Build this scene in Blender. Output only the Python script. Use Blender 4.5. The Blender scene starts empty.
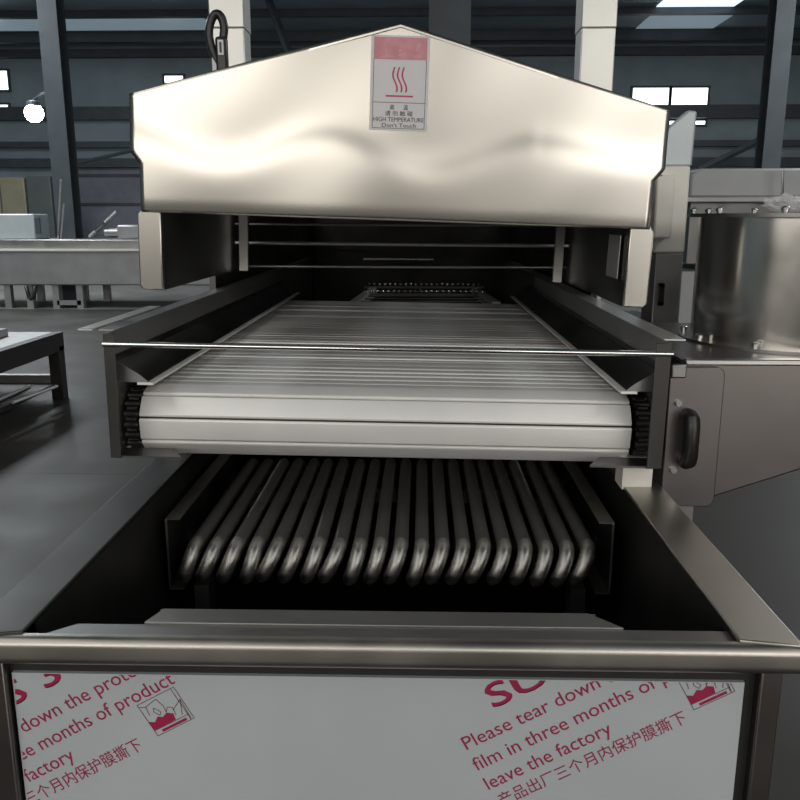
import bpy, bmesh, math, random
from mathutils import Vector, Matrix, Euler, noise
random.seed(7)
C = bpy.context.scene.collection
R = math.radians

# ---------------------------------------------------------------- camera, world, lights, exposure
CAM = Vector((0, 0, 1.36)); PITCH = 12.6; YAW = 1.4; F = 815 / 800
cam = bpy.data.objects.new('camera', bpy.data.cameras.new('camera')); C.objects.link(cam)
cam.location = CAM; cam.rotation_euler = (R(90 - PITCH), 0, R(YAW))
cam.data.sensor_width = 36; cam.data.lens = 36 * F; cam.data.clip_start = 0.02
bpy.context.scene.camera = cam
vs = bpy.context.scene.view_settings
vs.view_transform = 'Standard'; vs.look = 'None'; vs.exposure = 0.14; vs.gamma = 1; vs.use_curve_mapping = False
w = bpy.data.worlds.new('world'); bpy.context.scene.world = w; w.use_nodes = True
w.node_tree.nodes['Background'].inputs[0].default_value = (0.7, 0.8, 0.9, 1)
w.node_tree.nodes['Background'].inputs[1].default_value = 0.3

def area(name, loc, rot, sx, sy, power, col):
    l = bpy.data.lights.new(name, 'AREA'); l.shape = 'RECTANGLE'; l.size = sx; l.size_y = sy
    l.energy = power; l.color = col
    o = bpy.data.objects.new(name, l); C.objects.link(o); o.location = loc; o.rotation_euler = rot
    return o
# low light added for drum reflections; daylight through high windows behind the photographer (they face +Y)
area('drum_reflection_fill', (5.9, -8.8, .62), (R(90), 0, 0), 3.4, 1.1, 60, (1, .95, .89))
area('daylight_high_windows_left', (-6.4, -8.8, 3.8), (R(90), 0, 0), 11.4, 3.2, 335, (1, .95, .88))
area('daylight_high_windows_right', (6.8, -8.8, 3.8), (R(90), 0, 0), 11.4, 3.2, 335, (1, .96, .90))
# daylight through translucent roof sheets
area('daylight_roof_sheet_front', (-4.0, -3.5, 6.1), (0, 0, 0), 2.2, 9.0, 100, (1, .97, .93))
area('daylight_roof_sheet_front_right', (4.8, -3.5, 6.1), (0, 0, 0), 2.2, 9.0, 100, (1, .97, .93))
area('daylight_roof_sheet_rear', (-8.0, 12.0, 6.1), (0, 0, 0), 1.6, 9.0, 720, (.9, .97, 1))
area('daylight_roof_sheet_rear_right', (8.0, 10.0, 6.1), (0, 0, 0), 1.6, 9.0, 600, (.93, .98, 1))

MC = Matrix.Rotation(R(YAW), 3, 'Z') @ Matrix.Rotation(R(90 - PITCH), 3, 'X')
def at(px, py, Y):
    d = MC @ Vector(((px - 400) / 815, (400 - py) / 815, -1))
    return CAM + d * (Y / d.y)

# ---------------------------------------------------------------- materials
def mat(name, col, rough=.5, metal=0.0, brush=None, bump=0.0, var=0.0, vscale=6.0, emit=None, estr=1.0, alpha=None, rvar=0.0, coat=0.0):
    m = bpy.data.materials.new(name); m.use_nodes = True
    nt = m.node_tree; N = nt.nodes; L = nt.links; b = N['Principled BSDF']
    b.inputs['Base Color'].default_value = (*col, 1); b.inputs['Roughness'].default_value = rough
    b.inputs['Metallic'].default_value = metal
    if coat: b.inputs['Coat Weight'].default_value = coat; b.inputs['Coat Roughness'].default_value = .1
    tc = N.new('ShaderNodeTexCoord')
    if var or rvar:
        n = N.new('ShaderNodeTexNoise'); n.inputs['Scale'].default_value = vscale; n.inputs['Detail'].default_value = 5
        L.new(tc.outputs['Object'], n.inputs['Vector'])
        if var:
            r = N.new('ShaderNodeMapRange'); r.inputs[1].default_value = .3; r.inputs[2].default_value = .7
            r.inputs[3].default_value = 1 - var; r.inputs[4].default_value = 1 + var
            L.new(n.outputs[0], r.inputs[0])
            mx = N.new('ShaderNodeMix'); mx.data_type = 'RGBA'; mx.blend_type = 'MULTIPLY'; mx.inputs[0].default_value = 1
            mx.inputs[6].default_value = (*col, 1); L.new(r.outputs[0], mx.inputs[7]); L.new(mx.outputs[2], b.inputs['Base Color'])
        if rvar:
            r2 = N.new('ShaderNodeMapRange'); r2.inputs[1].default_value = .3; r2.inputs[2].default_value = .7
            r2.inputs[3].default_value = max(.03, rough - rvar); r2.inputs[4].default_value = rough + rvar
            L.new(n.outputs[0], r2.inputs[0]); L.new(r2.outputs[0], b.inputs['Roughness'])
    if brush or bump:
        mp = N.new('ShaderNodeMapping'); mp.inputs['Scale'].default_value = brush or (40, 40, 40)
        L.new(tc.outputs['Object'], mp.inputs[0])
        n2 = N.new('ShaderNodeTexNoise'); n2.inputs['Scale'].default_value = 1; n2.inputs['Detail'].default_value = 3
        L.new(mp.outputs[0], n2.inputs['Vector'])
        bp = N.new('ShaderNodeBump'); bp.inputs['Strength'].default_value = bump or .05; bp.inputs['Distance'].default_value = .002
        L.new(n2.outputs[0], bp.inputs['Height']); L.new(bp.outputs[0], b.inputs['Normal'])
    if emit:
        b.inputs['Emission Color'].default_value = (*emit, 1); b.inputs['Emission Strength'].default_value = estr
    if alpha is not None: b.inputs['Alpha'].default_value = alpha
    return m

M = {}
M['hood'] = mat('brushed_stainless_hood', (.56, .535, .49), .26, 1, None, 0, .02, 1.5)
M['steel'] = mat('stainless_sheet', (.60, .59, .565), .33, 1, (8, 8, 140), .05, .05, 9, rvar=.06)
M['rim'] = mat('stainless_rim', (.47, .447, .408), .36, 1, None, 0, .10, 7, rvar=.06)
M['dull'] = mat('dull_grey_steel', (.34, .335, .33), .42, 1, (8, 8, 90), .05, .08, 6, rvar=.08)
M['dimrim'] = mat('rim_steel_shade_copy', (.085, .082, .078), .45, 1, None, 0, .10, 7, rvar=.06)  # rim steel with the left rim's dark reflection painted into its colour
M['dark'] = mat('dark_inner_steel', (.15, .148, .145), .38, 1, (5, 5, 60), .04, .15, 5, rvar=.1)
M['innershade'] = mat('shade_darkened_steel', (.05, .049, .048), .5, .8, None, 0, .2, 6)  # shade of the unlit interior put into the steel colour
M['slat'] = mat('aluminium_slat', (.93, .925, .90), .42, .3, None, 0, .04, 5, rvar=.05)
M['tubetop'] = mat('grey_tube_steel', (.35, .344, .334), .34, .78, None, 0, .12, 9, rvar=.04)  # straight runs, darker than the bends
M['tubebend'] = mat('bright_tube_bend', (.50, .485, .45), .42, 1, (40, 40, 40), .08, .25, 40, rvar=.1)
M['chain'] = mat('oiled_chain_steel', (.10, .095, .09), .35, .9, None, 0, .2, 30)
M['chrome'] = mat('bright_bolt_steel', (.85, .85, .83), .15, 1, None, 0, .04, 20)
M['drum'] = mat('polished_drum_steel', (.82, .79, .74), .2, 1, (90, 90, 3), .03, .04, 6, rvar=.05)
M['black'] = mat('black_plastic', (.012, .012, .012), .35, 0, None, 0, .2, 20)
M['gasket'] = mat('black_rubber_strip', (.02, .02, .02), .6, 0, None, 0, .2, 20)
M['film'] = mat('protective_film_white', (.49, .53, .555), .3, 0.0, (9, 9, 9), .25, .04, 5)
M['red'] = mat('red_print', (.36, .018, .075), .5, 0, None, 0, .15, 60)
M['redpale'] = mat('pale_red_print', (.62, .33, .37), .5, 0, None, 0, .12, 40)
M['ink'] = mat('dark_print', (.17, .06, .085), .5, 0, None, 0, .1, 60)
M['stick'] = mat('sticker_white', (.68, .67, .68), .45, 0, None, 0, .03, 20)
M['sblack'] = mat('sticker_black_print', (.04, .04, .045), .5, 0, None, 0, .1, 60)
M['sred'] = mat('sticker_red_print', (.55, .05, .13), .5, 0, None, 0, .1, 60)
M['spink'] = mat('sticker_pink_band', (.62, .26, .30), .5, 0, None, 0, .15, 30)
M['post'] = mat('pale_lift_post_steel', (.66, .655, .62), .42, .8, (20, 20, 20), .03, .04, 6)
M['cream'] = mat('cream_painted_steel', (.80, .77, .71), .45, 0.0, None, 0, .05, 8)
M['bluegrey'] = mat('grey_coated_sheet', (.48, .53, .55), .4, .2, None, 0, .05, 8)
M['boxsteel'] = mat('matt_grey_box_steel', (.215, .198, .192), .36, 1, (8, 8, 70), .05, .10, 3, rvar=.08)
M['struct'] = mat('dark_painted_girder', (.065, .078, .09), .5, .2, None, 0, .15, 3)
M['wall'] = mat('blue_grey_wall_cladding', (.27, .335, .37), .6, .0, None, 0, .12, 1.2)
M['palewall'] = mat('pale_fill_wall_cladding', (.42, .405, .38), .6, 0, None, 0, .08, 1.2)  # unseen wall, made pale to bounce fill onto the hood
M['ceil'] = mat('blue_grey_roof_sheet', (.26, .33, .37), .55, .2, None, 0, .15, 1.0)
M['pane'] = mat('daylit_window_pane', (.8, .9, .95), .3, emit=(.9, .97, 1), estr=2.6)
M['sky'] = mat('daylit_roof_sheet', (.8, .9, .95), .3, emit=(.75, .9, 1), estr=1.1)
M['skydim'] = mat('faint_glow_roof_sheet', (.5, .6, .65), .3, emit=(.65, .85, 1), estr=.16)  # faint emission stands in for lit ceiling bands
M['bulb'] = mat('lit_lamp_glass', (1, 1, 1), .3, emit=(.9, .97, 1), estr=40)
M['olive'] = mat('olive_cabinet_paint', (.24, .22, .15), .5, 0, None, 0, .1, 4)
M['green'] = mat('dark_green_paint', (.075, .09, .085), .5, 0, None, 0, .1, 4)
M['door'] = mat('slate_door_paint', (.20, .21, .25), .5, 0, None, 0, .1, 3)
M['white'] = mat('white_machine_paint', (.42, .42, .42), .45, .1, None, 0, .08, 2)
M['grime'] = mat('grey_machine_steel', (.36, .36, .37), .45, .6, None, 0, .12, 3)
M['bench'] = mat('dark_bench_frame_paint', (.035, .032, .03), .45, .2, None, 0, .2, 6)
M['plastic'] = mat('clear_plastic_wrap', (.9, .9, .9), .12, 0, None, 0, .05, 20, alpha=.35)

def floor_mat():
    m = mat('grey_epoxy_floor', (.13, .13, .128), .40, 0, None, 0, .0)
    m.node_tree.nodes['Principled BSDF'].inputs['Specular IOR Level'].default_value = .22
    nt = m.node_tree; N = nt.nodes; L = nt.links; b = N['Principled BSDF']
    tc = N.new('ShaderNodeTexCoord'); sp = N.new('ShaderNodeSeparateXYZ'); L.new(tc.outputs['Object'], sp.inputs[0])
    n = N.new('ShaderNodeTexNoise'); n.inputs['Scale'].default_value = 1.7; n.inputs['Detail'].default_value = 8
    L.new(tc.outputs['Object'], n.inputs['Vector'])
    # painted walkway band and expansion joints
    g1 = N.new('ShaderNodeMath'); g1.operation = 'GREATER_THAN'; g1.inputs[1].default_value = 9.6; L.new(sp.outputs[1], g1.inputs[0])
    g2 = N.new('ShaderNodeMath'); g2.operation = 'LESS_THAN'; g2.inputs[1].default_value = 12.3; L.new(sp.outputs[1], g2.inputs[0])
    band = N.new('ShaderNodeMath'); band.operation = 'MULTIPLY'; L.new(g1.outputs[0], band.inputs[0]); L.new(g2.outputs[0], band.inputs[1])
    mx = N.new('ShaderNodeMix'); mx.data_type = 'RGBA'; L.new(band.outputs[0], mx.inputs[0])
    mx.inputs[6].default_value = (.056, .051, .046, 1); mx.inputs[7].default_value = (.042, .042, .036, 1)
    g3 = N.new('ShaderNodeMath'); g3.operation = 'GREATER_THAN'; g3.inputs[1].default_value = 12.3; L.new(sp.outputs[1], g3.inputs[0])
    mx3 = N.new('ShaderNodeMix'); mx3.data_type = 'RGBA'; L.new(g3.outputs[0], mx3.inputs[0])
    L.new(mx.outputs[2], mx3.inputs[6]); mx3.inputs[7].default_value = (.17, .165, .155, 1)
    r = N.new('ShaderNodeMapRange'); r.inputs[1].default_value = .3; r.inputs[2].default_value = .7; r.inputs[3].default_value = .75; r.inputs[4].default_value = 1.2
    L.new(n.outputs[0], r.inputs[0])
    mu = N.new('ShaderNodeMix'); mu.data_type = 'RGBA'; mu.blend_type = 'MULTIPLY'; mu.inputs[0].default_value = 1
    L.new(mx3.outputs[2], mu.inputs[6]); L.new(r.outputs[0], mu.inputs[7])
    j = N.new('ShaderNodeMath'); j.operation = 'PINGPONG'; j.inputs[1].default_value = 2.3
    ad = N.new('ShaderNodeMath'); ad.operation = 'ADD'; ad.inputs[1].default_value = .4; L.new(sp.outputs[1], ad.inputs[0]); L.new(ad.outputs[0], j.inputs[0])
    jl = N.new('ShaderNodeMath'); jl.operation = 'LESS_THAN'; jl.inputs[1].default_value = .008; L.new(j.outputs[0], jl.inputs[0])
    mj = N.new('ShaderNodeMix'); mj.data_type = 'RGBA'; L.new(jl.outputs[0], mj.inputs[0]); L.new(mu.outputs[2], mj.inputs[6]); mj.inputs[7].default_value = (.03, .03, .03, 1)
    L.new(mj.outputs[2], b.inputs['Base Color'])
    r2 = N.new('ShaderNodeMapRange'); r2.inputs[1].default_value = .3; r2.inputs[2].default_value = .7; r2.inputs[3].default_value = .36; r2.inputs[4].default_value = .55
    L.new(n.outputs[0], r2.inputs[0]); L.new(r2.outputs[0], b.inputs['Roughness'])
    return m
M['floor'] = floor_mat()

# ---------------------------------------------------------------- mesh helpers
class MB:
    def __init__(s, org=(0, 0, 0)):
        s.bm = bmesh.new(); s.o = Vector(org)
    def box(s, x0, x1, y0, y1, z0, z1):
        P = [Vector((x, y, z)) - s.o for z in (z0, z1) for y in (y0, y1) for x in (x0, x1)]
        v = [s.bm.verts.new(p) for p in P]
        for f in ((0, 2, 3, 1), (4, 5, 7, 6), (0, 1, 5, 4), (2, 6, 7, 3), (0, 4, 6, 2), (1, 3, 7, 5)):
            s.bm.faces.new([v[i] for i in f])
        return s
    def prism(s, poly, axis, a, b):
        def P(u, w, t):
            return Vector({'x': (t, u, w), 'y': (u, t, w), 'z': (u, w, t)}[axis]) - s.o
        A = [s.bm.verts.new(P(u, w_, a)) for u, w_ in poly]; B = [s.bm.verts.new(P(u, w_, b)) for u, w_ in poly]
        n = len(poly)
        s.bm.faces.new(A); s.bm.faces.new(B[::-1])
        for i in range(n):
            s.bm.faces.new((A[i], B[i], B[(i + 1) % n], A[(i + 1) % n]))
        bmesh.ops.recalc_face_normals(s.bm, faces=s.bm.faces[:])
        return s
    def tube(s, pts, r, seg=12, cap=True):
        pts = [Vector(p) - s.o for p in pts]; rings = []
        up = None
        for i, p in enumerate(pts):
            t = (pts[min(i + 1, len(pts) - 1)] - pts[max(i - 1, 0)]).normalized()
            if up is None:
                up = Vector((0, 0, 1)) if abs(t.z) < .9 else Vector((1, 0, 0))
            a = t.cross(up).normalized(); b = a.cross(t).normalized(); up = b
            rr = r[i] if isinstance(r, (list, tuple)) else r
            rings.append([s.bm.verts.new(p + (a * math.cos(k * 2 * math.pi / seg) + b * math.sin(k * 2 * math.pi / seg)) * rr) for k in range(seg)])
        for A, B in zip(rings, rings[1:]):
            for k in range(seg):
                s.bm.faces.new((A[k], A[(k + 1) % seg], B[(k + 1) % seg], B[k]))
        if cap:
            s.bm.faces.new(rings[0][::-1]); s.bm.faces.new(rings[-1])
        bmesh.ops.recalc_face_normals(s.bm, faces=s.bm.faces[:])
        return s
    def lathe(s, c, prof, seg=48):
        c = Vector(c) - s.o; rings = []
        for r, z in prof:
            rings.append([s.bm.verts.new(c + Vector((r * math.cos(k * 2 * math.pi / seg), r * math.sin(k * 2 * math.pi / seg), z))) for k in range(seg)])
        for A, B in zip(rings, rings[1:]):
            for k in range(seg): s.bm.faces.new((A[k], A[(k + 1) % seg], B[(k + 1) % seg], B[k]))
        s.bm.faces.new(rings[0][::-1]); s.bm.faces.new(rings[-1])
        bmesh.ops.recalc_face_normals(s.bm, faces=s.bm.faces[:])
        return s
    def ball(s, c, r, seg=16):
        bmesh.ops.create_uvsphere(s.bm, u_segments=seg, v_segments=seg // 2, radius=r, matrix=Matrix.Translation(Vector(c) - s.o))
        return s
    def build(s, name, m, parent=None, bevel=0, smooth=False, seg=2, loc=None):
        me = bpy.data.meshes.new(name); s.bm.normal_update(); s.bm.to_mesh(me); s.bm.free()
        me.materials.append(m)
        o = bpy.data.objects.new(name, me); C.objects.link(o); o.parent = parent
        if parent is None: o.location = s.o
        if loc is not None: o.location = loc
        if bevel:
            b = o.modifiers.new('bevel', 'BEVEL'); b.width = bevel; b.segments = seg; b.limit_method = 'ANGLE'; b.angle_limit = R(35)
        if smooth or bevel:
            for p in me.polygons: p.use_smooth = True
            if not smooth or smooth == 'auto':
                me.set_sharp_from_angle(angle=R(40))
        return o

def tag(o, label, cat=None, group=None):
    o['label'] = label
    if cat: o['category'] = cat
    if group: o['group'] = group
    return o
def thing(name, label, cat, loc, group=None):
    o = bpy.data.objects.new(name, None); C.objects.link(o); o.location = loc; o.empty_display_size = .1
    return tag(o, label, cat, group)
def struct(o, label=None):
    o['kind'] = 'structure'
    if label: o['label'] = label
    return o
def text_bm(txt, size, width=None):
    cu = bpy.data.curves.new('t', 'FONT'); cu.body = txt; cu.size = size; cu.fill_mode = 'FRONT'; cu.resolution_u = 3
    ob = bpy.data.objects.new('t', cu); C.objects.link(ob)
    dg = bpy.context.evaluated_depsgraph_get(); dg.update()
    me = bpy.data.meshes.new_from_object(ob.evaluated_get(dg))
    bm = bmesh.new(); bm.from_mesh(me)
    bpy.data.objects.remove(ob); bpy.data.meshes.remove(me)
    if width and bm.verts:
        x0 = min(v.co.x for v in bm.verts); x1 = max(v.co.x for v in bm.verts)
        for v in bm.verts: v.co.x = (v.co.x - x0) * width / (x1 - x0)
    return bm
def merge(dst, src, mtx):
    mp = {}
    for v in src.verts: mp[v] = dst.verts.new(mtx @ v.co)
    for f in src.faces:
        try: dst.faces.new([mp[v] for v in f.verts])
        except ValueError: pass
    src.free()

# ---------------------------------------------------------------- hall (setting)
XL, XR, YB, YF, H = -15.0, 15.0, 24.0, -9.0, 6.2
struct(MB().box(XL, XR, YF, YB, -.1, 0).build('floor', M['floor']))
struct(MB().box(XL, XR, YF, YB, H, H + .1).build('ceiling', M['ceil']))
struct(MB().box(XL - .1, XL, YF, YB, 0, H).build('wall_left', M['wall']))
struct(MB().box(XR, XR + .1, YF, YB, 0, H).build('wall_right', M['wall']))
struct(MB().box(XL, XR, YF - .1, YF, 0, H).build('wall_front', M['palewall']))
struct(MB().box(XL, XR, YB, YB + .1, 0, H).build('wall_back', M['wall']))
# windows in the far wall: position measured from the photo at the wall's distance
wn = 0
def window(px0, px1, py0, py1, Y=YB - .04, m='pane'):
    global wn; wn += 1
    a = at(px0, py1, Y); b = at(px1, py0, Y)
    fr = MB().box(a.x - .06, b.x + .06, Y - .03, Y + .03, a.z - .06, a.z).box(a.x - .06, b.x + .06, Y - .03, Y + .03, b.z, b.z + .06)
    fr.box(a.x - .06, a.x, Y - .03, Y + .03, a.z, b.z).box(b.x, b.x + .06, Y - .03, Y + .03, a.z, b.z)
    o = struct(fr.build('window_%d' % wn, M['struct']))
    MB().box(a.x, b.x, Y - .01, Y + .01, a.z, b.z).build('pane', M[m], o)
window(632, 669, 88, 105.5); window(671, 708, 88, 105.5); window(668, 705, 121, 124.5)
window(-30, 7, 71, 90); window(-30, 8, 105, 109.5); window(165, 183, 76, 83)
tn = 0
def trim(mb, m='struct', label=None):
    global tn; tn += 1
    return struct(mb.build('trim_%d' % tn, M[m]), label)
# horizontal girts on the far wall
for y0, y1 in ((48, 56), (106, 119), (141, 147), (158, 167)):
    a = at(400, y1, YB - .2); b = at(400, y0, YB - .2)
    trim(MB().box(XL, XR, YB - .3, YB - .05, a.z, b.z))
# purlins under the roof
for k, y in enumerate((23.2, 20.9, 17.9, 15.2, 12.2)):
    trim(MB().box(XL, XR, y - .09, y + .09, H - (.16 if k == 1 else .26), H))
# daylit translucent sheets set in the roof; dim ones paint lit ceiling as glow
for k, (x0, x1, y0, y1) in enumerate(((5.5, 7.3, 18.6, 20.78), (-13.0, -5.4, 21.02, 22.9), (5.6, 7.6, 21.02, 23.05))):
    wn += 1
    struct(MB().box(x0, x1, y0, y1, H - .02, H - .004).build('window_%d' % wn, M['sky' if k == 0 else 'skydim']))
# windows behind the photographer
for x0, x1, z0, z1 in ((-12.1, -.7, 2.2, 5.4), (1.1, 12.5, 2.2, 5.4)):
    wn += 1
    struct(MB().box(x0 - .1, x1 + .1, YF + .0, YF + .06, z0 - .1, z1 + .1).build('window_%d' % wn, M['struct']))
struct(MB().box(4.1, 7.7, YF, YF + .06, 0, 2.1).build('door_1', M['door']))  # unseen door added to go with the low drum light
# columns of the hall
def column(px, wpx, Y, bracket):
    c = at(px, 218, Y); w_ = wpx / 815 * Y / 2
    mb = MB().box(c.x - w_, c.x + w_, Y - .16, Y - .13, 0, H).box(c.x - w_, c.x + w_, Y + .13, Y + .16, 0, H).box(c.x - .02, c.x + .02, Y - .13, Y + .13, 0, H)
    if bracket:
        s = bracket
        mb.prism([(c.x, H), (c.x, H - 1.3), (c.x + s * .25, H - 1.3), (c.x + s * 1.5, H)], 'y', Y - .1, Y + .1)
    return trim(mb)
column(69, 18, 13.5, -1); column(762, 17, 13.5, 1); column(447, 38, 9.0, 0)
# diagonal roof braces
def bar(a, b, r): trim(MB().tube([a, b], r, 6))
bar(at(265, -10, 20), at(292, 60, 20), .10); bar(at(690, 175, 22), at(760, 140, 22), .10)
bar(at(70, 165, 22), at(135, 150, 22), .05)
# big slate door in the far wall
a = at(72, 262, YB - .1); b = at(137, 168, YB - .1)
d = struct(MB().box(a.x, b.x + 1.0, YB - .1, YB, 0, b.z).build('door_2', M['door']))
for zz in (.7, 1.7, 2.5): MB().box(a.x, b.x + 1.0, YB - .14, YB - .1, zz, zz + .08).build('rail', M['struct'], d)

# ---------------------------------------------------------------- far things
lp = at(34, 113, 14.0)
t = thing('hall_lamp', 'lit round lamp glowing white high at the left of the hall', 'lamp', lp)
MB(lp).ball(lp, .15).build('bulb', M['bulb'], t, smooth=True)
MB(lp).lathe(lp, [(.05, .2), (.10, .17), (.11, .11), (.09, .10)], 20).build('lamp_cap', M['struct'], t, smooth='auto')
MB(lp).tube([lp + Vector((0, 0, .19)), lp + Vector((.15, 0, .3)), (at(62, 100, 13.6).x, lp.y - .3, lp.z + .3)], .02, 8).build('bracket_arm', M['struct'], t, smooth='auto')

# long grey machine line at the left
Y0 = 12.4
a = at(-60, 285, Y0); b = at(150, 240, Y0)
t = thing('processing_line', 'long grey steel processing trough on legs across the left background', 'machine', (-6.5, Y0, 0))
o_ = t.location
zt = b.z; zb = a.z; zm = at(0, 251, Y0).z
MB(o_).box(a.x, b.x + 2.0, Y0, Y0 + 1.3, zb, zm).build('trough', M['grime'], t, bevel=.02)
MB(o_).box(a.x, b.x + 2.0, Y0 + .12, Y0 + 1.2, zm, zt).build('upper_guard', M['dull'], t, bevel=.01)
MB(o_).box(a.x, b.x + 2.0, Y0 - .03, Y0 + .1, zm, zm + .03).build('edge_lip', M['cream'], t)
for px in (8, 30, 56, 80):
    c = at(px, 290, Y0 + .06)
    MB(o_).box(c.x - .05, c.x + .05, Y0 + .03, Y0 + .13, 0, zb).build('leg', M['grime'], t)
    MB(o_).box(c.x - .05, c.x + .05, Y0 + 1.1, Y0 + 1.2, 0, zb).build('leg', M['grime'], t)
MB(o_).box(at(56, 300, Y0).x, at(80, 300, Y0).x, Y0 + .03, Y0 + .1, .05, .12).build('foot_rail', M['grime'], t)
for k, (pa, pb, pc) in enumerate((((26, 286), (31, 299), (35, 286)),)):
    MB(o_).tube([at(*pa, Y0 - .05), at(29, 297, Y0 - .05), at(*pb, Y0 - .05), at(34, 298, Y0 - .05), at(*pc, Y0 - .05)], .03, 8).build('cable_loop', M['black'], t, smooth=True)
# things standing on that line
def rod_thing(name, label, cat, p, q, r, m):
    o = MB(p).tube([p, q], r, 8).build(name, M[m]); tag(o, label, cat); return o
zt_ = zt
a = at(-30, 240, 13.0); b = at(41, 214, 13.0)
t = thing('control_cabinet', 'pale grey cabinet standing on the left trough beside the frame edge', 'cabinet', (at(10, 240, 13.0).x, 13.0, zt))
MB(t.location).box(a.x, b.x, 12.75, 13.25, zt, b.z).build('body', M['bluegrey'], t, bevel=.02)
MB(t.location).box(at(35, 220, 12.74).x, at(40, 220, 12.74).x, 12.72, 12.75, b.z - .3, b.z - .06).build('label_plate', M['struct'], t)
p = at(58, 239, 12.9); p.z = zt; q = at(61, 179, 12.9)
rod_thing('upright_pole', 'thin bright upright pole on the left trough before the dark column', 'pole', p, q, .018, 'chrome')
p = at(61, 239, 13.0); p.z = zt; q = at(64, 204, 13.0)
rod_thing('short_pole', 'shorter leaning grey rod beside the bright upright pole', 'pole', p, q, .016, 'grime')
p = at(90, 239, 12.9); p.z = zt + .03; q = at(117, 212, 12.9)
t = rod_thing('tilted_tube', 'tilted grey tube rising from the left trough before the slate door', 'tube', p, q, .035, 'grime')
MB(p).tube([p.lerp(q, .25) + Vector((0, -.04, 0)), p.lerp(q, .6) + Vector((0, -.04, 0))], .03, 8).build('bright_sleeve', M['chrome'], t)
c = at(128, 235, 12.9)
t = thing('small_gearbox', 'small dark gearbox on the left trough close to the hood', 'motor', (c.x, 12.9, zt))
MB(t.location).box(c.x - .12, c.x + .3, 12.75, 13.1, zt, zt + .22).build('body', M['grime'], t, bevel=.03)
MB(t.location).tube([(c.x - .35, 12.9, zt + .1), (c.x - .12, 12.9, zt + .1)], .07, 12).build('motor', M['dull'], t, smooth='auto')
# cabinets against the far wall
a = at(-8, 262, 21); b = at(31, 178, 21)
t = thing('tall_cabinet', 'olive yellow tall cabinet against the far left wall', 'cabinet', ((a.x + b.x) / 2, 21, 0))
MB(t.location).box(a.x, b.x, 20.6, 21.4, 0, b.z).build('body', M['olive'], t, bevel=.03)
MB(t.location).box((a.x + b.x) / 2 - .01, (a.x + b.x) / 2 + .01, 20.58, 20.6, .1, b.z - .1).build('door_seam', M['struct'], t)
a = Vector((b.x + .04, 21, 0)); b = at(57, 177, 21)
t = thing('tall_cabinet', 'dark green tall cabinet right of the olive one', 'cabinet', ((a.x + b.x) / 2, 21, 0))
MB(t.location).box(a.x, b.x, 20.6, 21.4, 0, b.z).build('body', M['green'], t, bevel=.03)
MB(t.location).box(b.x - .25, b.x - .2, 20.55, 20.6, 1.2, 1.5).build('handle', M['struct'], t)

# dark bench with rods on the left
t = thing('work_bench', 'low dark steel bench with a grey top at the left edge', 'bench', (-3.2, 5.0, 0))
o_ = t.location
A = at(62, 332, 6.1); zt = A.z; xr = A.x
MB(o_).box(xr - 1.4, xr - .07, 3.9, 6.1, zt - .012, zt).build('top_sheet', M['dull'], t, bevel=.004)
MB(o_).box(xr - .07, xr, 3.9, 6.12, zt - .14, zt).build('side_apron', M['bench'], t, bevel=.004)
MB(o_).box(xr - 1.4, xr - .07, 6.05, 6.12, zt - .1, zt - .012).build('end_apron', M['bench'], t)
for x, y in ((xr - .045, 6.07), (xr - 1.35, 6.07), (xr - .045, 3.95), (xr - 1.35, 3.95)):
    MB(o_).box(x - .045, x + .045, y - .045, y + .045, 0, zt - .1).build('leg', M['bench'], t, bevel=.005)
MB(o_).box(xr - 1.35, xr - .05, 3.95, 6.02, .10, .13).build('shelf', M['bench'], t)
MB(o_).box(xr - 1.35, xr - .09, 6.03, 6.09, .08, .19).build('end_rail', M['dull'], t)
for k, (pa, pb) in enumerate((((12, 393), (50, 381)), ((-8, 392), (22, 379)))):
    p = at(*pa, 5.3); q = at(*pb, 5.75); p.z = q.z = .146
    p = Vector((p.x, 5.3, .143)); q = Vector((q.x, 5.85, .143))
    tag(MB(p).tube([p, q], .013, 8).build('metal_rod', M['post']), ('bright steel rod nearest the leg on the bench shelf', 'bright steel rod farther left on the bench shelf')[k], 'rod', 'rods on the bench shelf')
c = at(3, 322, 5.9)
tag(MB((c.x, 5.8, zt)).box(c.x - .5, c.x + .03, 5.7, 5.9, zt, zt + .055).build('small_box', M['white'], bevel=.004), 'small white box on the dark bench top at the picture edge', 'box')

# white machine in the right background
Y0 = 8.5
t = thing('background_machine', 'pale grey machine with sloped corner behind the blower at the right', 'machine', (4.0, Y0, 0))
o_ = t.location
a = at(690, 195, Y0); b = at(702, 168.5, Y0); e = at(860, 168.5, Y0)
zc_ = at(720, 197, Y0).z
MB(o_).prism([(a.x, zc_), (a.x, at(0, 174, Y0).z), (b.x, b.z), (e.x, b.z), (e.x, zc_)], 'y', Y0, Y0 + 1.6).build('cover', M['white'], t, bevel=.02)
MB(o_).box(a.x - .1, e.x, Y0 - .15, Y0 + 1.6, at(0, 203, Y0).z, zc_).build('rim', M['grime'], t, bevel=.01)
MB(o_).box(a.x, e.x, Y0 - .05, Y0 + 1.6, at(0, 262, Y0).z, at(0, 203, Y0).z).build('body', M['dark'], t)
MB(o_).box(a.x - .05, e.x, Y0 - .1, Y0 + 1.6, .25, at(0, 270, Y0).z).build('lower_panel', M['white'], t)
for x in (a.x + .1, e.x - .1): MB(o_).box(x - .05, x + .05, Y0, Y0 + .1, 0, .26).build('leg', M['dark'], t)
p = at(782, 201, Y0 - .2); q = at(783, 170, Y0 - .2)
MB(o_).tube([at(766, 201.5, Y0 - .18), p, q], .015, 8).build('bright_pipe', M['chrome'], t, smooth='auto')

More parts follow.
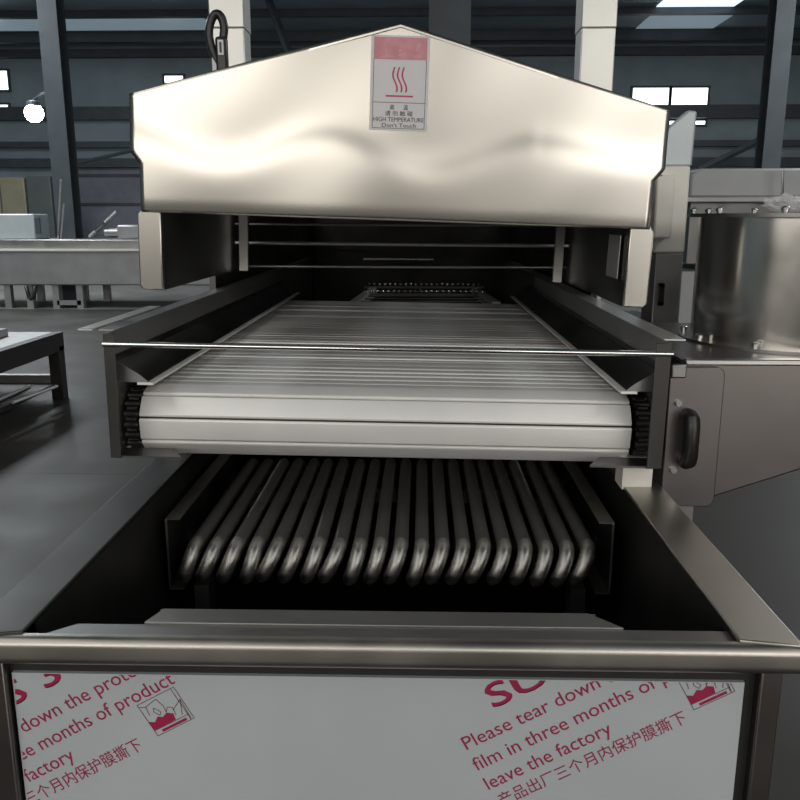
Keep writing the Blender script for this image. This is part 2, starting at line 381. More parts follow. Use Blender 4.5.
# ---------------------------------------------------------------- fryer tank in the foreground
TX0, TX1 = -.605, .497; TY0, TY1 = .962, 3.0; RZ = .82; RW = .078
t = thing('fryer_tank', 'open stainless tank with thick folded rim and film covered front panel', 'tank', ((TX0 + TX1) / 2, 1.9, 0))
o_ = t.location
# folded front rim: a rounded profile extruded along X
prof = [(TY0 + .018, RZ), (TY0 + .012, RZ)]
for k in range(7):
    an = R(90 + k * 15); prof.append((TY0 + .012 + .012 * math.cos(an), RZ - .012 + .012 * math.sin(an)))
prof += [(TY0, RZ - .026)]
for k in range(7):
    an = R(180 + k * 15); prof.append((TY0 + .012 + .012 * math.cos(an), RZ - .028 + .012 * math.sin(an)))
prof += [(TY0 + .03, RZ - .04), (TY0 + .03, RZ - .012), (TY0 + .018, RZ - .006)]
MB(o_).prism(prof, 'x', TX0, TX1).build('front_rim', M['rim'], t, smooth='auto')
for s, x0, x1 in ((-1, TX0, TX0 + RW), (1, TX1 - RW, TX1)):
    xo = TX0 if s < 0 else TX1
    xi = TX0 + RW if s < 0 else TX1 - RW
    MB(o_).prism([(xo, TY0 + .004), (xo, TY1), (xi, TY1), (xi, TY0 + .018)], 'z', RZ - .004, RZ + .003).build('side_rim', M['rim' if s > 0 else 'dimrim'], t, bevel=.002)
    MB(o_).box(min(xo, xo - s * .008), max(xo, xo - s * .008), TY0 + .03, TY1, RZ - .04, RZ - .003).build('rim_skirt', M['steel'], t)
    MB(o_).box(min(xi, xi + s * .004), max(xi, xi + s * .004), TY0 + .06, TY1, .40, RZ - .004).build('side_wall', M['innershade'], t)
MB(o_).box(TX0, TX1, TY1 - .05, TY1, .40, RZ).build('rear_wall', M['innershade'], t)
MB(o_).box(TX0 + RW, TX1 - RW, TY0 + .054, TY0 + .058, .40, RZ - .02).build('front_wall', M['innershade'], t)
MB(o_).box(TX0 + RW, TX1 - RW, TY0 + .05, TY1, .395, .40).build('bottom', M['innershade'], t)
# inner ledges behind the front rim
a = at(151, 614, 1.05); b = at(612, 612, 1.05)
MB(o_).prism([(a.x, 1.021), (a.x + .015, 1.062), (b.x - .03, 1.062), (b.x + .01, 1.021)], 'z', RZ - .012, RZ - .004).build('inner_ledge', M['dull'], t, bevel=.001)
MB(o_).prism([(at(30, 637, .98).x, TY0 + .018), (at(78, 625, 1.02).x, 1.021), (TX1 - RW + .003, 1.021), (TX1 - .02, TY0 + .018)], 'z', RZ - .014, RZ - .007).build('lower_ledge', M['dull'], t, bevel=.001)
MB(o_).box(a.x + .01, b.x - .02, 1.06, 1.063, RZ - .06, RZ - .006).build('ledge_lip', M['dull'], t)
# front panel, posts, gasket
PY = 1.0
pl = at(12, 676, PY); pr = at(745, 679, PY); ptop = (pl.z + pr.z) / 2
PX0, PX1, PZ0, PZ1 = pl.x, pr.x, .12, ptop
MB(o_).box(PX0 - .02, PX1 + .018, PY + .006, PY + .03, PZ0 - .03, RZ - .035).build('gasket_frame', M['gasket'], t)
fp = MB(o_).box(PX0, PX1, PY, PY + .006, PZ0, PZ1).build('front_panel', M['film'], t)
fp['label'] = 'white film covered front panel with red printing'
for x0, x1 in ((TX0 + .012, PX0 - .004), (PX1 + .016, TX1 - .012)):
    MB(o_).box(x0, x1, PY - .012, PY + .06, 0, RZ - .04).build('corner_post', M['boxsteel'], t, bevel=.003)
    MB(o_).box(x0, x1, TY1 - .09, TY1 - .03, 0, .42).build('corner_post', M['boxsteel'], t)
# sides of the lower body
for x in (TX0 + .02, TX1 - .026):
    MB(o_).box(x, x + .006, PY + .04, TY1 - .04, .1, RZ - .05).build('side_panel', M['boxsteel'], t)
# red printing on the film
ANG = R(29)
def print_block(dx, dy, tx=0, ty=0):
    red = bmesh.new(); ink = bmesh.new(); pic = bmesh.new()
    def line(bm, txt, px, py, size, width):
        p = at(px + dx + tx, py + dy + ty, PY - .0006)
        src = text_bm(txt, size, width)
        m = Matrix.Translation(p - Vector(o_)) @ Matrix.Rotation(ANG, 4, 'Y').inverted() @ Matrix.Rotation(R(90), 4, 'X')
        merge(bm, src, m)
    big = text_bm('SUS 304', .052, .262)
    # heavier strokes for the big heading: three offset copies
    for ox, oy in ((0, 0), (.0022, 0), (.0011, .0014)):
        src = big.copy()
        p = at(494 + dx, 709 + dy, PY - .0004 - oy * .1)
        m = Matrix.Translation(p - Vector(o_)) @ Matrix.Rotation(-ANG, 4, 'Y') @ Matrix.Rotation(R(90), 4, 'X') @ Matrix.Translation((ox, oy, 0))
        merge(red, src, m)
    big.free()
    line(red, 'Please tear down the protective', 467, 750, .030, .388)
    line(red, 'film in three months of product', 477, 771, .030, .378)
    line(red, 'leave the factory', 489, 790, .030, .192)
    line(red, '产品出厂三个月内保护膜撕下', 502, 806, .024, .285)
    # little framed picture of a hand peeling film
    c0 = at(157 + 537 + dx, 736 - 26 + dy, PY - .0006) - Vector(o_)
    ux = Vector((math.cos(ANG), 0, math.sin(ANG))); uz = Vector((-math.sin(ANG), 0, math.cos(ANG)))
    def poly(bm, pts, off=0):
        bm.faces.new([bm.verts.new(c0 + ux * x * .001 + uz * z * .001 + Vector((0, off, 0))) for x, z in pts])
    def seg(bm, a, b, w_=.9):
        a = Vector(a); b = Vector(b); d = (b - a).normalized(); n = Vector((-d.y, d.x)) * w_ / 2
        poly(bm, [tuple(a + n), tuple(a - n), tuple(b - n), tuple(b + n)])
    W_, H_ = 60, 54
    for a_, b_ in (((0, 0), (W_, 0)), ((W_, 0), (W_, H_)), ((W_, H_), (0, H_)), ((0, H_), (0, 0)), ((0, 9), (W_ - 4, 9)), ((W_ - 5, 0), (W_ - 5, H_)),
                   ((0, H_ - 4), (9, 46)), ((9, 46), (28, 50)), ((28, 50), (32, 36)), ((32, 36), (30, 24)), ((9, 46), (7, 32)), ((40, 24), (58, 34)), ((58, 34), (48, 12)), ((58, 34), (56, 2)),
                   ((18, 40), (24, 30)), ((24, 30), (20, 26)), ((20, 26), (15, 34)), ((15, 34), (18, 40)), ((30, 26), (36, 32)), ((36, 32), (42, 28)), ((42, 28), (40, 16))):
        seg(ink, a_, b_)
    poly(pic, [(0, 9), (36, 10), (38, 20), (30, 25), (22, 22), (16, 26), (8, 20), (0, 25)], -.0001)
    poly(pic, [(10, 2), (50, 2), (50, 6), (10, 6)], -.0001)
    for bm, nm, m in ((red, 'red_lettering', 'red'), (ink, 'line_drawing', 'ink'), (pic, 'red_picture_fill', 'red')):
        for co, no in (((PX0 + .002 - o_.x, 0, 0), (-1, 0, 0)), ((PX1 - .002 - o_.x, 0, 0), (1, 0, 0)), ((0, 0, PZ1 - .001), (0, 0, 1)), ((0, 0, PZ0), (0, 0, -1))):
            bmesh.ops.bisect_plane(bm, geom=bm.verts[:] + bm.edges[:] + bm.faces[:], plane_co=co, plane_no=no, clear_outer=True)
        me = bpy.data.meshes.new(nm); bm.to_mesh(me); bm.free(); me.materials.append(M[m])
        o = bpy.data.objects.new(nm, me); C.objects.link(o); o.parent = fp
print_block(0, 0); print_block(-536, 26, 13, -2)
TANK = t

# ---------------------------------------------------------------- heating tube bundle in the tank
TZ = 1.36 - .64; TYB = 1.53; n = 20
t = thing('heating_tube_bundle', 'row of bent heating tubes between channel plates inside the open tank', 'heater', (-.06, 1.9, .40))
o_ = t.location
xl = at(192, 545, TYB).x; xr = at(591, 549, TYB).x
r = .0150
def tube_bm():
    pts = [(0, .635, -.12), (0, .635, -.05), (0, .632, -.025), (0, .622, -.009), (0, .605, -.001), (0, .58, 0), (0, .3, 0), (0, .04, 0)]
    return MB((0, 0, 0)).tube(pts, r, 14).build('heating_tube', M['tubetop'], t, smooth='auto')
def bend_bm(par):
    pts = [(0, .042, 0), (-.0008, .026, -.002), (-.003, .013, -.008), (-.0075, .004, -.019), (-.0135, -.001, -.032), (-.0195, -.003, -.045), (-.0245, -.001, -.055), (-.0275, .004, -.062)]
    o = MB().tube(pts, [r * 1.02] * 6 + [r * .98, r * .72], 14).build('tube_bend', M['tubebend'], par, smooth='auto')
    o['label'] = 'bright bend'
    return o
proto = tube_bm(); pb = bend_bm(proto)
for i in range(n):
    if i == 0: o = proto
    else:
        o = proto.copy(); C.objects.link(o); o.parent = t
        c = pb.copy(); C.objects.link(c); c.parent = o
    o.location = Vector((xl + (xr - xl) * i / (n - 1), TYB, TZ - r + random.uniform(-.002, .002))) - Vector(o_)
    o.rotation_euler = (0, R(random.uniform(-7, 7)), R(random.uniform(-.25, .25)))
# channel plates at both ends
xa = at(165, 520, 1.53); xb = at(614, 531, 1.53)
za = xa.z; zb = at(165, 588, 1.53).z
for s, x in ((1, xa.x), (-1, xb.x)):
    p = MB(o_).box(min(x, x + s * .003), max(x, x + s * .003), 1.53, 2.25, zb, za).build('channel_plate', M['dark'], t)
    MB(o_).box(min(x, x + s * .030), max(x, x + s * .030), 1.53, 2.25, za, za + .003).build('top_flange', M['rim'], p)
    MB(o_).box(min(x, x + s * .030), max(x, x + s * .030), 1.53, 2.25, zb - .003, zb).build('bottom_flange', M['dull'], p)
    MB(o_).box(min(x, x + s * .004), max(x, x + s * .004), 1.5285, 1.5305, zb, za).build('bright_edge', M['steel'], p)
    xx = x + s * .06
    MB(o_).box(xx - .015, xx + .015, 1.55, 1.60, .40, zb - .003).build('support_foot', M['dull'], t)
    MB(o_).box(xx - .015, xx + .015, 2.1, 2.15, .40, zb - .003).build('support_foot', M['dull'], t)
MB(o_).box(xa.x, xb.x, 1.66, 1.69, TZ - .062, TZ - .034).build('cross_support', M['innershade'], t)
MB(o_).box(xa.x, xb.x, 2.06, 2.09, TZ - .062, TZ - .034).build('cross_support', M['innershade'], t)

# ---------------------------------------------------------------- slat conveyor
CX, CY = -.070, 1.55; HW = .546
t = thing('slat_conveyor', 'stainless slat conveyor end frame with white slats above the tank', 'conveyor', (CX, CY, .82))
o_ = Vector(t.location); t.rotation_euler = (0, R(.8), 0)
ZT, ZB = 1.134, .885
YE = 4.6
for s in (-1, 1):
    x = CX + s * HW
    xi = x - s * .004
    p = MB(o_).box(min(x, xi), max(x, xi), CY, YE, ZB, ZT).build('side_panel', M['dull'], t)
    fw = .022 if s < 0 else .030
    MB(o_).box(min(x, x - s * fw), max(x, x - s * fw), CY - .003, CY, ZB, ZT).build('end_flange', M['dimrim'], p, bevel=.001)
    MB(o_).box(min(x, x + s * .032), max(x, x + s * .045), CY + .06, YE, ZT - .003, ZT).build('top_flange', M['steel'], p)
    if s < 0: MB(o_).box(x - .075, x - .045, CY + .06, CY + .5, ZT - .003, ZT).build('outer_lip', M['post'], p)
    # bottom return with a cut-away corner
    MB(o_).prism([(x, CY), (x - s * .14, CY), (x - s * .11, CY + .06), (x, CY + .06)], 'z', ZB, ZB + .004).build('bottom_plate', M['dark'], p)
    # folded drip guard over the chain
    gz = ZT - .060
    pts = [(x - s * .022, gz - .05), (x - s * .012, gz - .012)]
    prof = [(x - s * .006, gz + .012), (x - s * .010, gz), (x - s * .032, gz - .0115), (x - s * .054, gz - .025), (x - s * .070, gz - .038), (x - s * .070, gz - .041), (x - s * .006, gz - .041)]
    g = MB(o_).prism(prof, 'y', CY + .035, 3.6).build('chain_guard', M['dark'], t, bevel=.002)
    MB(o_).prism(prof, 'y', CY + .032, CY + .0352).build('end_cap', M['dull'], g)
    MB(o_).box(min(x - s * .050, x - s * .082), max(x - s * .050, x - s * .082), CY + .03, 3.6, gz - .046, gz - .041).build('edge_strip', M['slat'], g)
# slats round the end drum
DY, DZ, DR, PIT = 1.680, .936, .069, .0475
SW = .502
def slat_proto():
    w_ = PIT - .0025; pr = [(-w_ / 2, -.004), (-w_ / 2, .0005), (-w_ / 2 + .003, .003), (w_ / 2 - .003, .003), (w_ / 2, .0005), (w_ / 2, -.004)]
    return MB().prism(pr, 'x', -SW, SW).build('slat', M['slat'], t, bevel=.0006)
sp = slat_proto(); first = [True]
def slat(y, z, rx):
    o = sp
    if not first[0]:
        o = sp.copy(); C.objects.link(o); o.parent = t
    first[0] = False
    o.location = Vector((CX - .004, y, z)) - o_; o.rotation_euler = (rx, 0, 0)
step = 2 * math.asin(PIT / 2 / DR)
for k in range(5):
    an = R(186) + step * (k - 2)
    slat(DY + DR * math.cos(an), DZ + DR * math.sin(an), an - math.pi / 2)
topy = DY - .003
for k in range(38):
    slat(topy + PIT * (k + .5), DZ + DR, random.gauss(0, .05))
for k in range(36):
    slat(topy + PIT * (k + .9), DZ - DR, math.pi)
MB(o_).tube([(CX - SW + .01, DY, DZ), (CX + SW - .01, DY, DZ)], .052, 24).build('end_drum', M['innershade'], t, smooth='auto')
MB(o_).box(CX - SW, CX + SW, DY + .02, 3.5, DZ + .035, DZ + DR - .006).build('slat_bed', M['innershade'], t)
# drive chains at both ends of the slats
for s in (-1, 1):
    x = CX + s * (SW + .0215)
    ch = MB(o_).tube([(x - .012, DY, DZ), (x + .012, DY, DZ)], .050, 24).build('sprocket', M['chain'], t, smooth='auto')
    lk = MB(o_)
    for k in range(11):
        an = R(80 + k * 20); cy = DY + .064 * math.cos(an); cz = DZ + .064 * math.sin(an)
        lk.tube([(x - .015, cy, cz), (x + .015, cy, cz)], .0085, 10)
        a2 = R(90 + k * 20); cy = DY + .065 * math.cos(a2); cz = DZ + .065 * math.sin(a2)
        lk.tube([(x - .010, cy, cz), (x + .010, cy, cz)], .006, 8)
    lk.build('drive_chain', M['chain'], t, smooth='auto')
    xb_ = CX + s * (HW - .004)
    bt = MB(o_).tube([(min(x, xb_), DY - .045, DZ + .01), (max(x, xb_), DY - .045, DZ + .01)], .006, 10)
    bt.build('tension_bolt', M['chrome'], t, smooth='auto')
# bright tie rod across the end
MB(o_).tube([(CX - HW, CY - .0045, 1.1145), (CX + HW + .002, CY - .0045, 1.1145)], .0055, 12).build('tie_rod', M['chrome'], t, smooth='auto')
# supporting feet resting on the tank rim
for s in (-1, 1):
    x = CX + s * .515
    x0, x1 = (x - .03, x + .03)
    yf = 1.60 if s > 0 else 1.9
    MB(o_).box(x0, x1, yf, yf + .06, RZ + .004, ZB).build('support_foot', M['cream' if s > 0 else 'dull'], t)
CONV = t

# ---------------------------------------------------------------- tunnel hood
HX, HY, HZ = -.056, 1.80, 1.354
t = thing('tunnel_hood', 'large gabled stainless hood with a heat warning sticker over the conveyor', 'hood', (HX, HY, HZ))
t.rotation_euler = (0, R(1.95), 0)
hw = .568; zc, za_ = .243, .399
def half(z):
    if z > .125: return 1.0
    if z > .100: return .965 + .035 * (z - .1) / .025
    return .965
def fy(x, z):
    z0 = .145 + .030 * math.cos((x + .15) * 2 * math.pi / .45) * (1 if x < .3 else .5) - (.0 if x < .3 else -.012)
    y = .0036 * math.tanh((z - z0) / .03) + .0045 * math.sin(x * 6.6 + 1.2) * (.35 + z * 1.6) + .0016 * math.sin(x * 15 - z * 9)
    if z < .03: y += (.03 - z) ** 2 * 2.5
    return y - .0
mb = MB(); cols, rows = 90, 44; g = []
for i in range(cols + 1):
    u = -1 + 2 * i / cols
    top = za_ - (za_ - zc) * abs(u); cl = []
    for j in range(rows + 1):
        z = top * j / rows; x = u * hw * half(z)
        cl.append(mb.bm.verts.new((x, fy(x, z), z)))
    g.append(cl)
for i in range(cols):
    for j in range(rows):
        mb.bm.faces.new((g[i][j], g[i + 1][j], g[i + 1][j + 1], g[i][j + 1]))
front = mb.build('front_sheet', M['hood'], t, smooth=True)
so = front.modifiers.new('thick', 'SOLIDIFY'); so.thickness = .004; so.offset = -1
# gabled roof sheets with a rounded front fold, running back over the tunnel
for s in (-1, 1):
    pr = [(0, za_ - .005), (s * (hw - .004), zc - .005), (s * (hw - .004), zc - .009), (0, za_ - .009)]
    MB().prism(pr, 'y', .004, 3.3).build('roof_sheet', M['hood'], t)
    x0 = s * (hw - .004)
    MB().box(min(x0, x0 - s * .003), max(x0, x0 - s * .003), .01, 3.3, .115, zc - .006).build('side_sheet', M['hood'], t)
    # hanging front leg and inner side screen
    lo, li = s * .559, s * .507
    zb0 = -.168
    MB().prism([(s * .548, .012), (lo, -.004), (lo, zb0 + .008), (lo - s * .008, zb0), (li, zb0), (li, .014)], 'y', 0, .014).build('front_leg', M['hood'], t, bevel=.003)
    sc = MB().box(min(li, li + s * .003), max(li, li + s * .003), .012, .72, zb0, .115).build('side_screen', M['dark'], t)
    MB().box(min(li, s * hw), max(li, s * hw), .012, 3.3, .112, .115).build('eave_return', M['dark'], t)
    MB().box(min(s * .490, s * .464), max(s * .490, s * .464), .70, .72, zb0, .10).build('hanger_post', M['steel'], t)
pl_ = MB().box(.4995, .5015, .05, .16, -.11, -.015).build('painted_reflection_plate', M['post'], t)  # added pale plate stands in for a reflection on the right screen
MB().box(-.54, .54, 3.28, 3.3, -.2, .3).build('rear_sheet', M['innershade'], t)
MB().box(-.5, .5, .60, .64, .06, .1).build('cross_beam', M['dark'], t)
for px_, z in ((.2, .02), (-.1, .02), (.26, .02), (-.22, .02)):
    MB().box(px_ - .006, px_ + .006, .5, .56, .0, .1).build('hanger_tab', M['steel'], t)
# warning sticker
sx, sw, sh = .001, .122, .188; sz1 = .374
stk = MB().box(sx - sw / 2, sx + sw / 2, -.0135, -.013, sz1 - sh, sz1).build('warning_sticker', M['stick'], t)
# the sticker follows the bulging sheet
def hug(me, off):
    for v in me.vertices: v.co.y = fy(v.co.x, v.co.z) - off
def flat(name, m, polys, off):
    b = bmesh.new()
    for p in polys:
        f = b.faces.new([b.verts.new((x, 0, z)) for x, z in p])
    bmesh.ops.subdivide_edges(b, edges=b.edges[:], cuts=5, use_grid_fill=True)
    me = bpy.data.meshes.new(name); b.to_mesh(me); b.free(); hug(me, off); me.materials.append(M[m])
    o = bpy.data.objects.new(name, me); C.objects.link(o); o.parent = stk; return o
bm = bmesh.new(); nx, nz = 10, 14
gv = [[bm.verts.new((sx - sw / 2 + sw * i / nx, 0, sz1 - sh + sh * j / nz)) for j in range(nz + 1)] for i in range(nx + 1)]
for i in range(nx):
    for j in range(nz): bm.faces.new((gv[i][j], gv[i + 1][j], gv[i + 1][j + 1], gv[i][j + 1]))
me = bpy.data.meshes.new('warning_sticker'); bm.to_mesh(me); bm.free(); hug(me, .0008); me.materials.append(M['stick']); stk.data = me
so = stk.modifiers.new('thick', 'SOLIDIFY'); so.thickness = .0004; so.offset = 1
stk['label'] = 'white heat warning sticker with pink band and red heat waves'
S = lambda u, v: (sx - sw / 2 + sw * u, sz1 - sh * v)      # u, v across and down the sticker
def rect(u0, v0, u1, v1): return [S(u0, v0), S(u1, v0), S(u1, v1), S(u0, v1)]
flat('pink_band', 'spink', [rect(.05, .02, .955, .25)], .0017)
lw = .008
flat('border', 'sblack', [rect(.05, .25, .05 + lw, .98), rect(.955 - lw, .25, .955, .98), rect(.05, .975, .955, .98), rect(.05, .70, .955, .705)], .0017)
waves = []
for cxw in (.40, .48, .56):
    for k in range(14):
        v0 = .33 + .26 * k / 14; v1 = .33 + .26 * (k + 1) / 14 + .002
        f0 = lambda v: cxw + .028 * math.sin((v - .33) / .26 * math.pi * 2 + 2.6) + (v - .33) * .16
        th = .014
        waves.append([S(f0(v0) - th, v0), S(f0(v0) + th, v0), S(f0(v1) + th, v1), S(f0(v1) - th, v1)])
waves.append(rect(.27, .625, .74, .642))
flat('heat_symbol', 'sred', waves, .0018)
# faint wrinkled figures in the pink band
flat('band_print', 'redpale', [[S(.17, .18), S(.22, .07), S(.28, .18), S(.25, .18), S(.22, .11), S(.19, .18)], rect(.46, .08, .54, .11), rect(.48, .14, .52, .17), [S(.78, .09), S(.86, .07), S(.80, .13), S(.87, .17), S(.77, .15)],
                               [S(.1, .24), S(.3, .19), S(.42, .23)], [S(.45, .2), S(.6, .17), S(.56, .235)], [S(.7, .22), S(.9, .17), S(.86, .23)]], .0019)
lt = bmesh.new()
for txt, u, v, size, wd in (('高      温', .35, .775, .0115, .038), ('请 勿 触 碰', .27, .840, .0115, .058), ('HIGH TEMPERATURE', .07, .905, .0125, .106), ("Don't Touch", .22, .965, .0115, .072)):
    x, z = S(u, v)
    merge(lt, text_bm(txt, size, wd), Matrix.Translation((x, 0, z)) @ Matrix.Rotation(R(90), 4, 'X'))
me = bpy.data.meshes.new('lettering'); lt.to_mesh(me); lt.free(); hug(me, .0018); me.materials.append(M['sblack'])
o = bpy.data.objects.new('lettering', me); C.objects.link(o); o.parent = stk
HOOD = t

# ---------------------------------------------------------------- tunnel housing behind the hood mouth
t = thing('tunnel_housing', 'dark steel oven tunnel behind the hood mouth with cross rods inside', 'oven', (HX, 3.9, 0))
o_ = t.location
for s in (-1, 1):
    x = HX + s * .60
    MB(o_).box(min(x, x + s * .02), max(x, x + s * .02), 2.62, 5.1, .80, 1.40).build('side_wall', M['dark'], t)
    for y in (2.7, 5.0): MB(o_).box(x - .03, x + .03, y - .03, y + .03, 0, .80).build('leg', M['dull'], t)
MB(o_).box(HX - .6, HX + .6, 5.1, 5.12, .80, 1.40).build('rear_wall', M['innershade'], t)
MB(o_).box(HX - .6, HX + .6, 3.5, 5.1, .80, .82).build('tunnel_floor', M['innershade'], t)
MB(o_).tube([(HX - .60, 2.64, 1.283), (HX + .60, 2.64, 1.272)], .006, 10).build('cross_rod', M['dull'], t, smooth='auto')
MB(o_).tube([(HX - .60, 2.75, 1.34), (HX + .60, 2.75, 1.335)], .005, 10).build('cross_rod', M['dark'], t, smooth='auto')
MB(o_).tube([(HX - .60, 3.0, 1.187), (HX + .60, 3.0, 1.184)], .005, 10).build('cross_rod', M['dull'], t, smooth='auto')
MB(o_).tube([(HX - .22, 4.0, 1.165), (HX + .12, 4.0, 1.163)], .008, 10).build('burner_rod', M['steel'], t, smooth='auto')

# wire mesh belt further inside the tunnel
mc = at(420, 296, 4.3)
t = thing('mesh_tray', 'small wire mesh tray with bright beads deep inside the tunnel', 'tray', (mc.x, 4.3, .90))
o_ = t.location
x0 = at(357, 296, 4.2).x; x1 = at(492, 296, 4.2).x
for s, x in ((-1, x0), (1, x1)):
    MB(o_).prism([(x - .02, 3.95), (x + .02, 3.95), (x + .02 - s * .05, 4.75), (x - .02 - s * .05, 4.75)], 'z', .92, .965).build('reflection_bar', M['stick'], t)  # white bars stand in for slanted light reflections
for k in range(5):
    y = 4.1 + .14 * k; o = MB(o_).tube([(x0, y, .95), (x1, y, .95)], .005, 6).build('cross_wire', M['dull'], t)
bead = MB().ball((0, 0, 0), .0095, 8).build('bead', M['chrome'], t, smooth=True)
k0 = 0
for row, (y, z) in enumerate(((4.75, .985), (4.45, .97))):
    for k in range(22):
        if row or k:
            b_ = bead.copy(); C.objects.link(b_); b_.parent = t
        else: b_ = bead
        b_.location = Vector((x0 + .03 + (x1 - x0 - .06) * k / 21, y, z)) - Vector(o_)
for y, z in ((4.75, .972), (4.45, .957)):
    MB(o_).box(x0, x1, y - .01, y + .01, z - .01, z).build('bead_rail', M['dark'], t)
for x in (x0, x1): MB(o_).box(x - .02, x + .02, 4.25, 4.3, .82, .93).build('foot', M['dark'], t)

# ---------------------------------------------------------------- lift posts, hose, cabinet, sheet
for px, side in ((231, 'left'), (595, 'right')):
    Y = 3.5; c = at(px, 40, Y); wx = .066
    zj = at(px, 28, Y - .06).z
    t = thing('lift_post', 'pale square lifting post rising behind the %s slope of the hood' % side, 'post', (c.x, Y, 0), 'hood lifting posts')
    o_ = t.location
    MB(o_).box(c.x - wx, c.x + wx, Y - wx, Y + wx, 0, zj).build('lower_tube', M['post'], t, bevel=.004)
    MB(o_).box(c.x - wx - .003, c.x + wx + .003, Y - wx - .003, Y + wx + .003, zj, 2.75).build('upper_sleeve', M['post'], t, bevel=.004)
    MB(o_).box(c.x - .1, c.x + .1, Y - .1, Y + .1, 0, .012).build('base_plate', M['dull'], t)
# black hose looped over the hood beside the left post
Y = 2.55
p = [at(222, 68, Y), at(213, 52, Y), at(209, 34, Y), at(211, 21, Y), at(216, 14, Y), at(221, 17, Y), at(224, 27, Y), at(223, 40, Y)]
t = thing('looped_hose', 'black hose looped above the hood edge beside the left lifting post', 'hose', at(222, 72, Y))
o_ = t.location
sm = []
for i in range(len(p) - 1):
    for k in range(5):
        tt = k / 5; P0 = p[max(i - 1, 0)]; P1 = p[i]; P2 = p[i + 1]; P3 = p[min(i + 2, len(p) - 1)]
        sm.append(.5 * ((2 * P1) + (P2 - P0) * tt + (2 * P0 - 5 * P1 + 4 * P2 - P3) * tt ** 2 + (3 * P1 - P0 - 3 * P2 + P3) * tt ** 3))
sm.append(p[-1])
MB(o_).tube(sm, .0125, 12).build('hose', M['black'], t, smooth='auto')
a = at(217, 68, Y); b = at(227, 37, Y)
MB(o_).box(a.x, b.x, Y - .016, Y + .016, a.z - .06, b.z).build('plug_body', M['black'], t, bevel=.008)
a2 = at(219.5, 56, Y); b2 = at(224.5, 41, Y)
pb_ = MB(o_).box(a2.x, b2.x, Y - .018, Y - .016, a2.z, b2.z).build('white_tag', M['stick'], t)
MB(o_).box(a2.x + .005, b2.x - .005, Y - .0186, Y - .018, a2.z + .006, b2.z - .006).build('tag_slot', M['black'], pb_)
MB(o_).box(at(213, 60, Y).x, at(217, 60, Y).x, Y - .01, Y + .01, at(213, 75, Y).z, at(213, 54, Y).z).build('white_clip', M['stick'], t)

# cabinet post to the right of the hood
Y = 2.35
t = thing('side_cabinet', 'narrow cream and dark steel cabinet beside the right end of the hood', 'cabinet', (.86, Y, 0))
o_ = t.location
a = at(664, 253, Y); b = at(691, 166, Y); zc1 = a.z
MB(o_).box(a.x - .03, b.x, Y, Y + .12, zc1, b.z).build('upper_casing', M['cream'], t, bevel=.006)
MB(o_).box(at(648, 240, Y).x, at(666, 240, Y).x, Y - .05, Y, at(650, 238, Y).z, at(650, 176, Y).z).build('cover_strip', M['cream'], t, bevel=.006)
c = at(651, 330, Y); d_ = at(684, 256, Y)
MB(o_).box(c.x, d_.x, Y + .005, Y + .12, 0, zc1).build('lower_casing', M['dull'], t, bevel=.004)
h = at(659, 305, Y); h2 = at(659, 283, Y)
MB(o_).box(h.x - .006, h.x + .008, Y - .016, Y - .008, h.z, h2.z).box(h.x - .006, h.x + .008, Y - .016, Y + .006, h.z, h.z + .01).box(h.x - .006, h.x + .008, Y - .016, Y + .006, h2.z - .01, h2.z).build('handle', M['black'], t)
# tilted grey sheet above it
t = tag(MB(at(680, 150, Y)).prism([(at(667, 130, Y).x, at(667, 130, Y).z), (at(691, 109, Y).x, at(691, 109, Y).z), (at(700, 110, Y).x, at(700, 110, Y).z), (at(694, 174, Y).x, b.z), (at(664, 168, Y).x, b.z)], 'y', Y + .02, Y + .05).build('folded_sheet', M['bluegrey'], bevel=.006),
    'folded blue grey sheet with slanted top above the cream cabinet', 'sheet')

# ---------------------------------------------------------------- side box with handle and blower on top
BY = 1.62
z1 = at(740, 362, BY).z
bx0 = at(668, 380, BY).x; bx1 = 1.35
zlow = at(690, 505, BY).z
t = thing('side_box', 'grey steel side box with a black pull handle right of the conveyor', 'box', (.9, 1.85, 0))
o_ = t.location
zr = at(800, 470, BY).z
MB(o_).prism([(bx0 + .03, z1), (bx1, z1), (bx1, zr + .08), (at(800, 474, BY).x, zr), (at(700, 499, BY).x, zlow + .008), (bx0 + .03, zlow)], 'y', BY, 2.25).build('body', M['boxsteel'], t, bevel=.004)
MB(o_).box(bx0 + .03, bx1, BY - .01, BY + .012, z1 - .006, z1 + .006).build('top_lip', M['steel'], t, bevel=.003)
# rounded door plate
x0, x1, z0_, z1_ = bx0, at(722, 430, BY - .02).x, at(690, 508, BY - .02).z, at(690, 368, BY - .02).z
rr = .018; pts = []
for cx_, cz_, a0 in ((x1 - rr, z1_ - rr, 0), (x0 + rr, z1_ - rr, 90), (x0 + rr, z0_ + rr, 180), (x1 - rr, z0_ + rr, 270)):
    for k in range(7):
        an = R(a0 + k * 15); pts.append((cx_ + rr * math.cos(an), cz_ + rr * math.sin(an)))
MB(o_).prism(pts, 'y', BY - .012, BY).build('door_plate', M['boxsteel'], t, bevel=.002)
hx = at(690, 440, BY - .04).x; hz1 = at(690, 410, BY - .04).z; hz0 = at(690, 471, BY - .04).z
hd = MB(o_).tube([(hx, BY - .012, hz1 - .018), (hx, BY - .030, hz1 - .017), (hx, BY - .040, hz1 - .021), (hx, BY - .044, hz1 - .032), (hx, BY - .044, hz0 + .032), (hx, BY - .040, hz0 + .021), (hx, BY - .030, hz0 + .017), (hx, BY - .012, hz0 + .018)], .0165, 14).build('pull_handle', M['black'], t, smooth='auto')
for z in (hz1 + .008, hz0 - .006):
    MB(o_).tube([(hx - .02, BY - .02, z), (hx - .02, BY - .012, z)], .006, 10).build('screw', M['chrome'], t, smooth='auto')
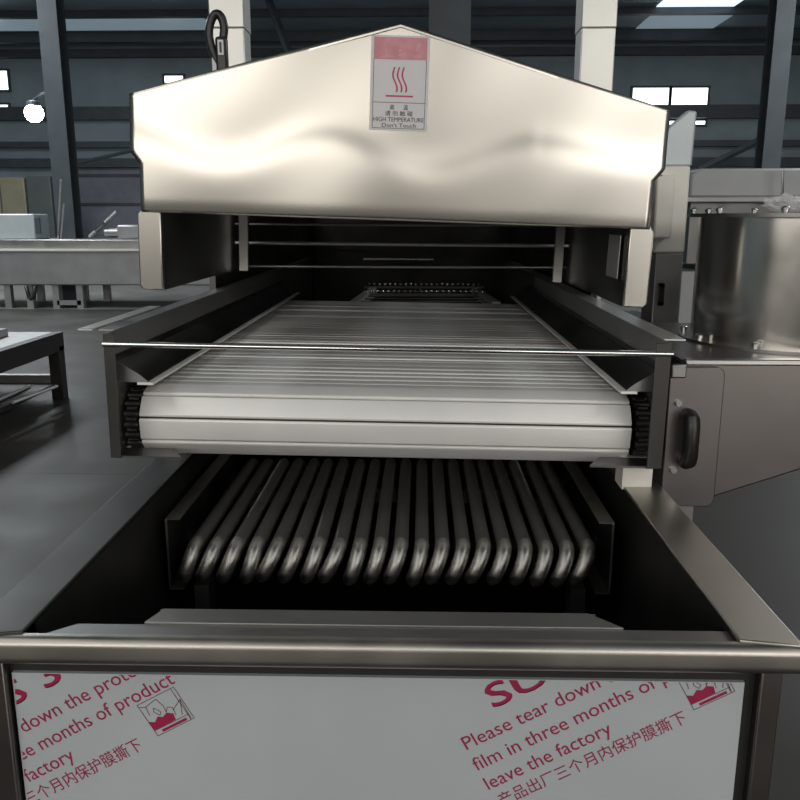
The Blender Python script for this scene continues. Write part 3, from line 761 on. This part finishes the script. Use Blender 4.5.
hp = MB(o_).box(bx0 + .0, bx0 + .03, BY - .02, BY - .011, z1 - .03, z1 - .002).build('hinge', M['dull'], t, bevel=.003)
for x in (bx0 + .08, bx1 - .05):
    for y in (BY + .1, 2.2): MB(o_).box(x - .02, x + .02, y - .02, y + .02, 0, zlow + .02).build('leg', M['dull'], t)
# blower drum
cx = at(793, 300, 1.94).x; cyb = 1.94; rad = .222; zt1 = at(780, 217, 1.75).z
t = thing('blower_drum', 'upright round stainless drum with bolted flange on the side box', 'blower', (cx, cyb, z1))
o_ = t.location
zb1 = z1
MB(o_).lathe((cx, cyb, zb1), [(rad, .006), (rad, zt1 - zb1)], 96).build('drum_wall', M['drum'], t, smooth='auto')
MB(o_).lathe((cx, cyb, zb1), [(rad + .028, 0), (rad + .028, .006), (rad, .006)], 96).build('bottom_flange', M['dull'], t, smooth='auto')
MB(o_).lathe((cx, cyb, zt1), [(rad - .01, 0), (rad + .026, 0), (rad + .026, .008), (rad - .01, .008)], 96).build('top_flange', M['dull'], t, smooth='auto')
bolt = MB().lathe((0, 0, 0), [(.006, 0), (.006, .004), (.009, .004), (.009, .011), (.005, .014)], 12).build('bolt', M['chrome'], t, smooth='auto')
fst = True
for zz, rb in ((zb1 + .006, rad + .016), (zt1 + .008, rad + .014)):
    for k in range(10):
        an = R((274 if zz > zb1 + .1 else 266) + k * 36)
        o = bolt if fst else bolt.copy()
        if not fst: C.objects.link(o); o.parent = t
        fst = False
        o.location = Vector((cx + rb * math.cos(an), cyb + rb * math.sin(an), zz)) - Vector(o_)
# crumpled clear wrap on the flange
c = at(792, 207, 1.78)
mb = MB((c.x, 1.80, zt1 + .008))
bmesh.ops.create_icosphere(mb.bm, subdivisions=3, radius=1)
for v in mb.bm.verts:
    nz_ = noise.noise(v.co * 2.3) * .5
    v.co = Vector((v.co.x * .045 * (1 + nz_), v.co.y * .03 * (1 + nz_), max(0.0, (v.co.z * .5 + .5) * .034 * (1 + nz_))))
tag(mb.build('plastic_wrap', M['plastic']), 'small crumpled clear plastic wrap lying on the drum top flange', 'wrap')
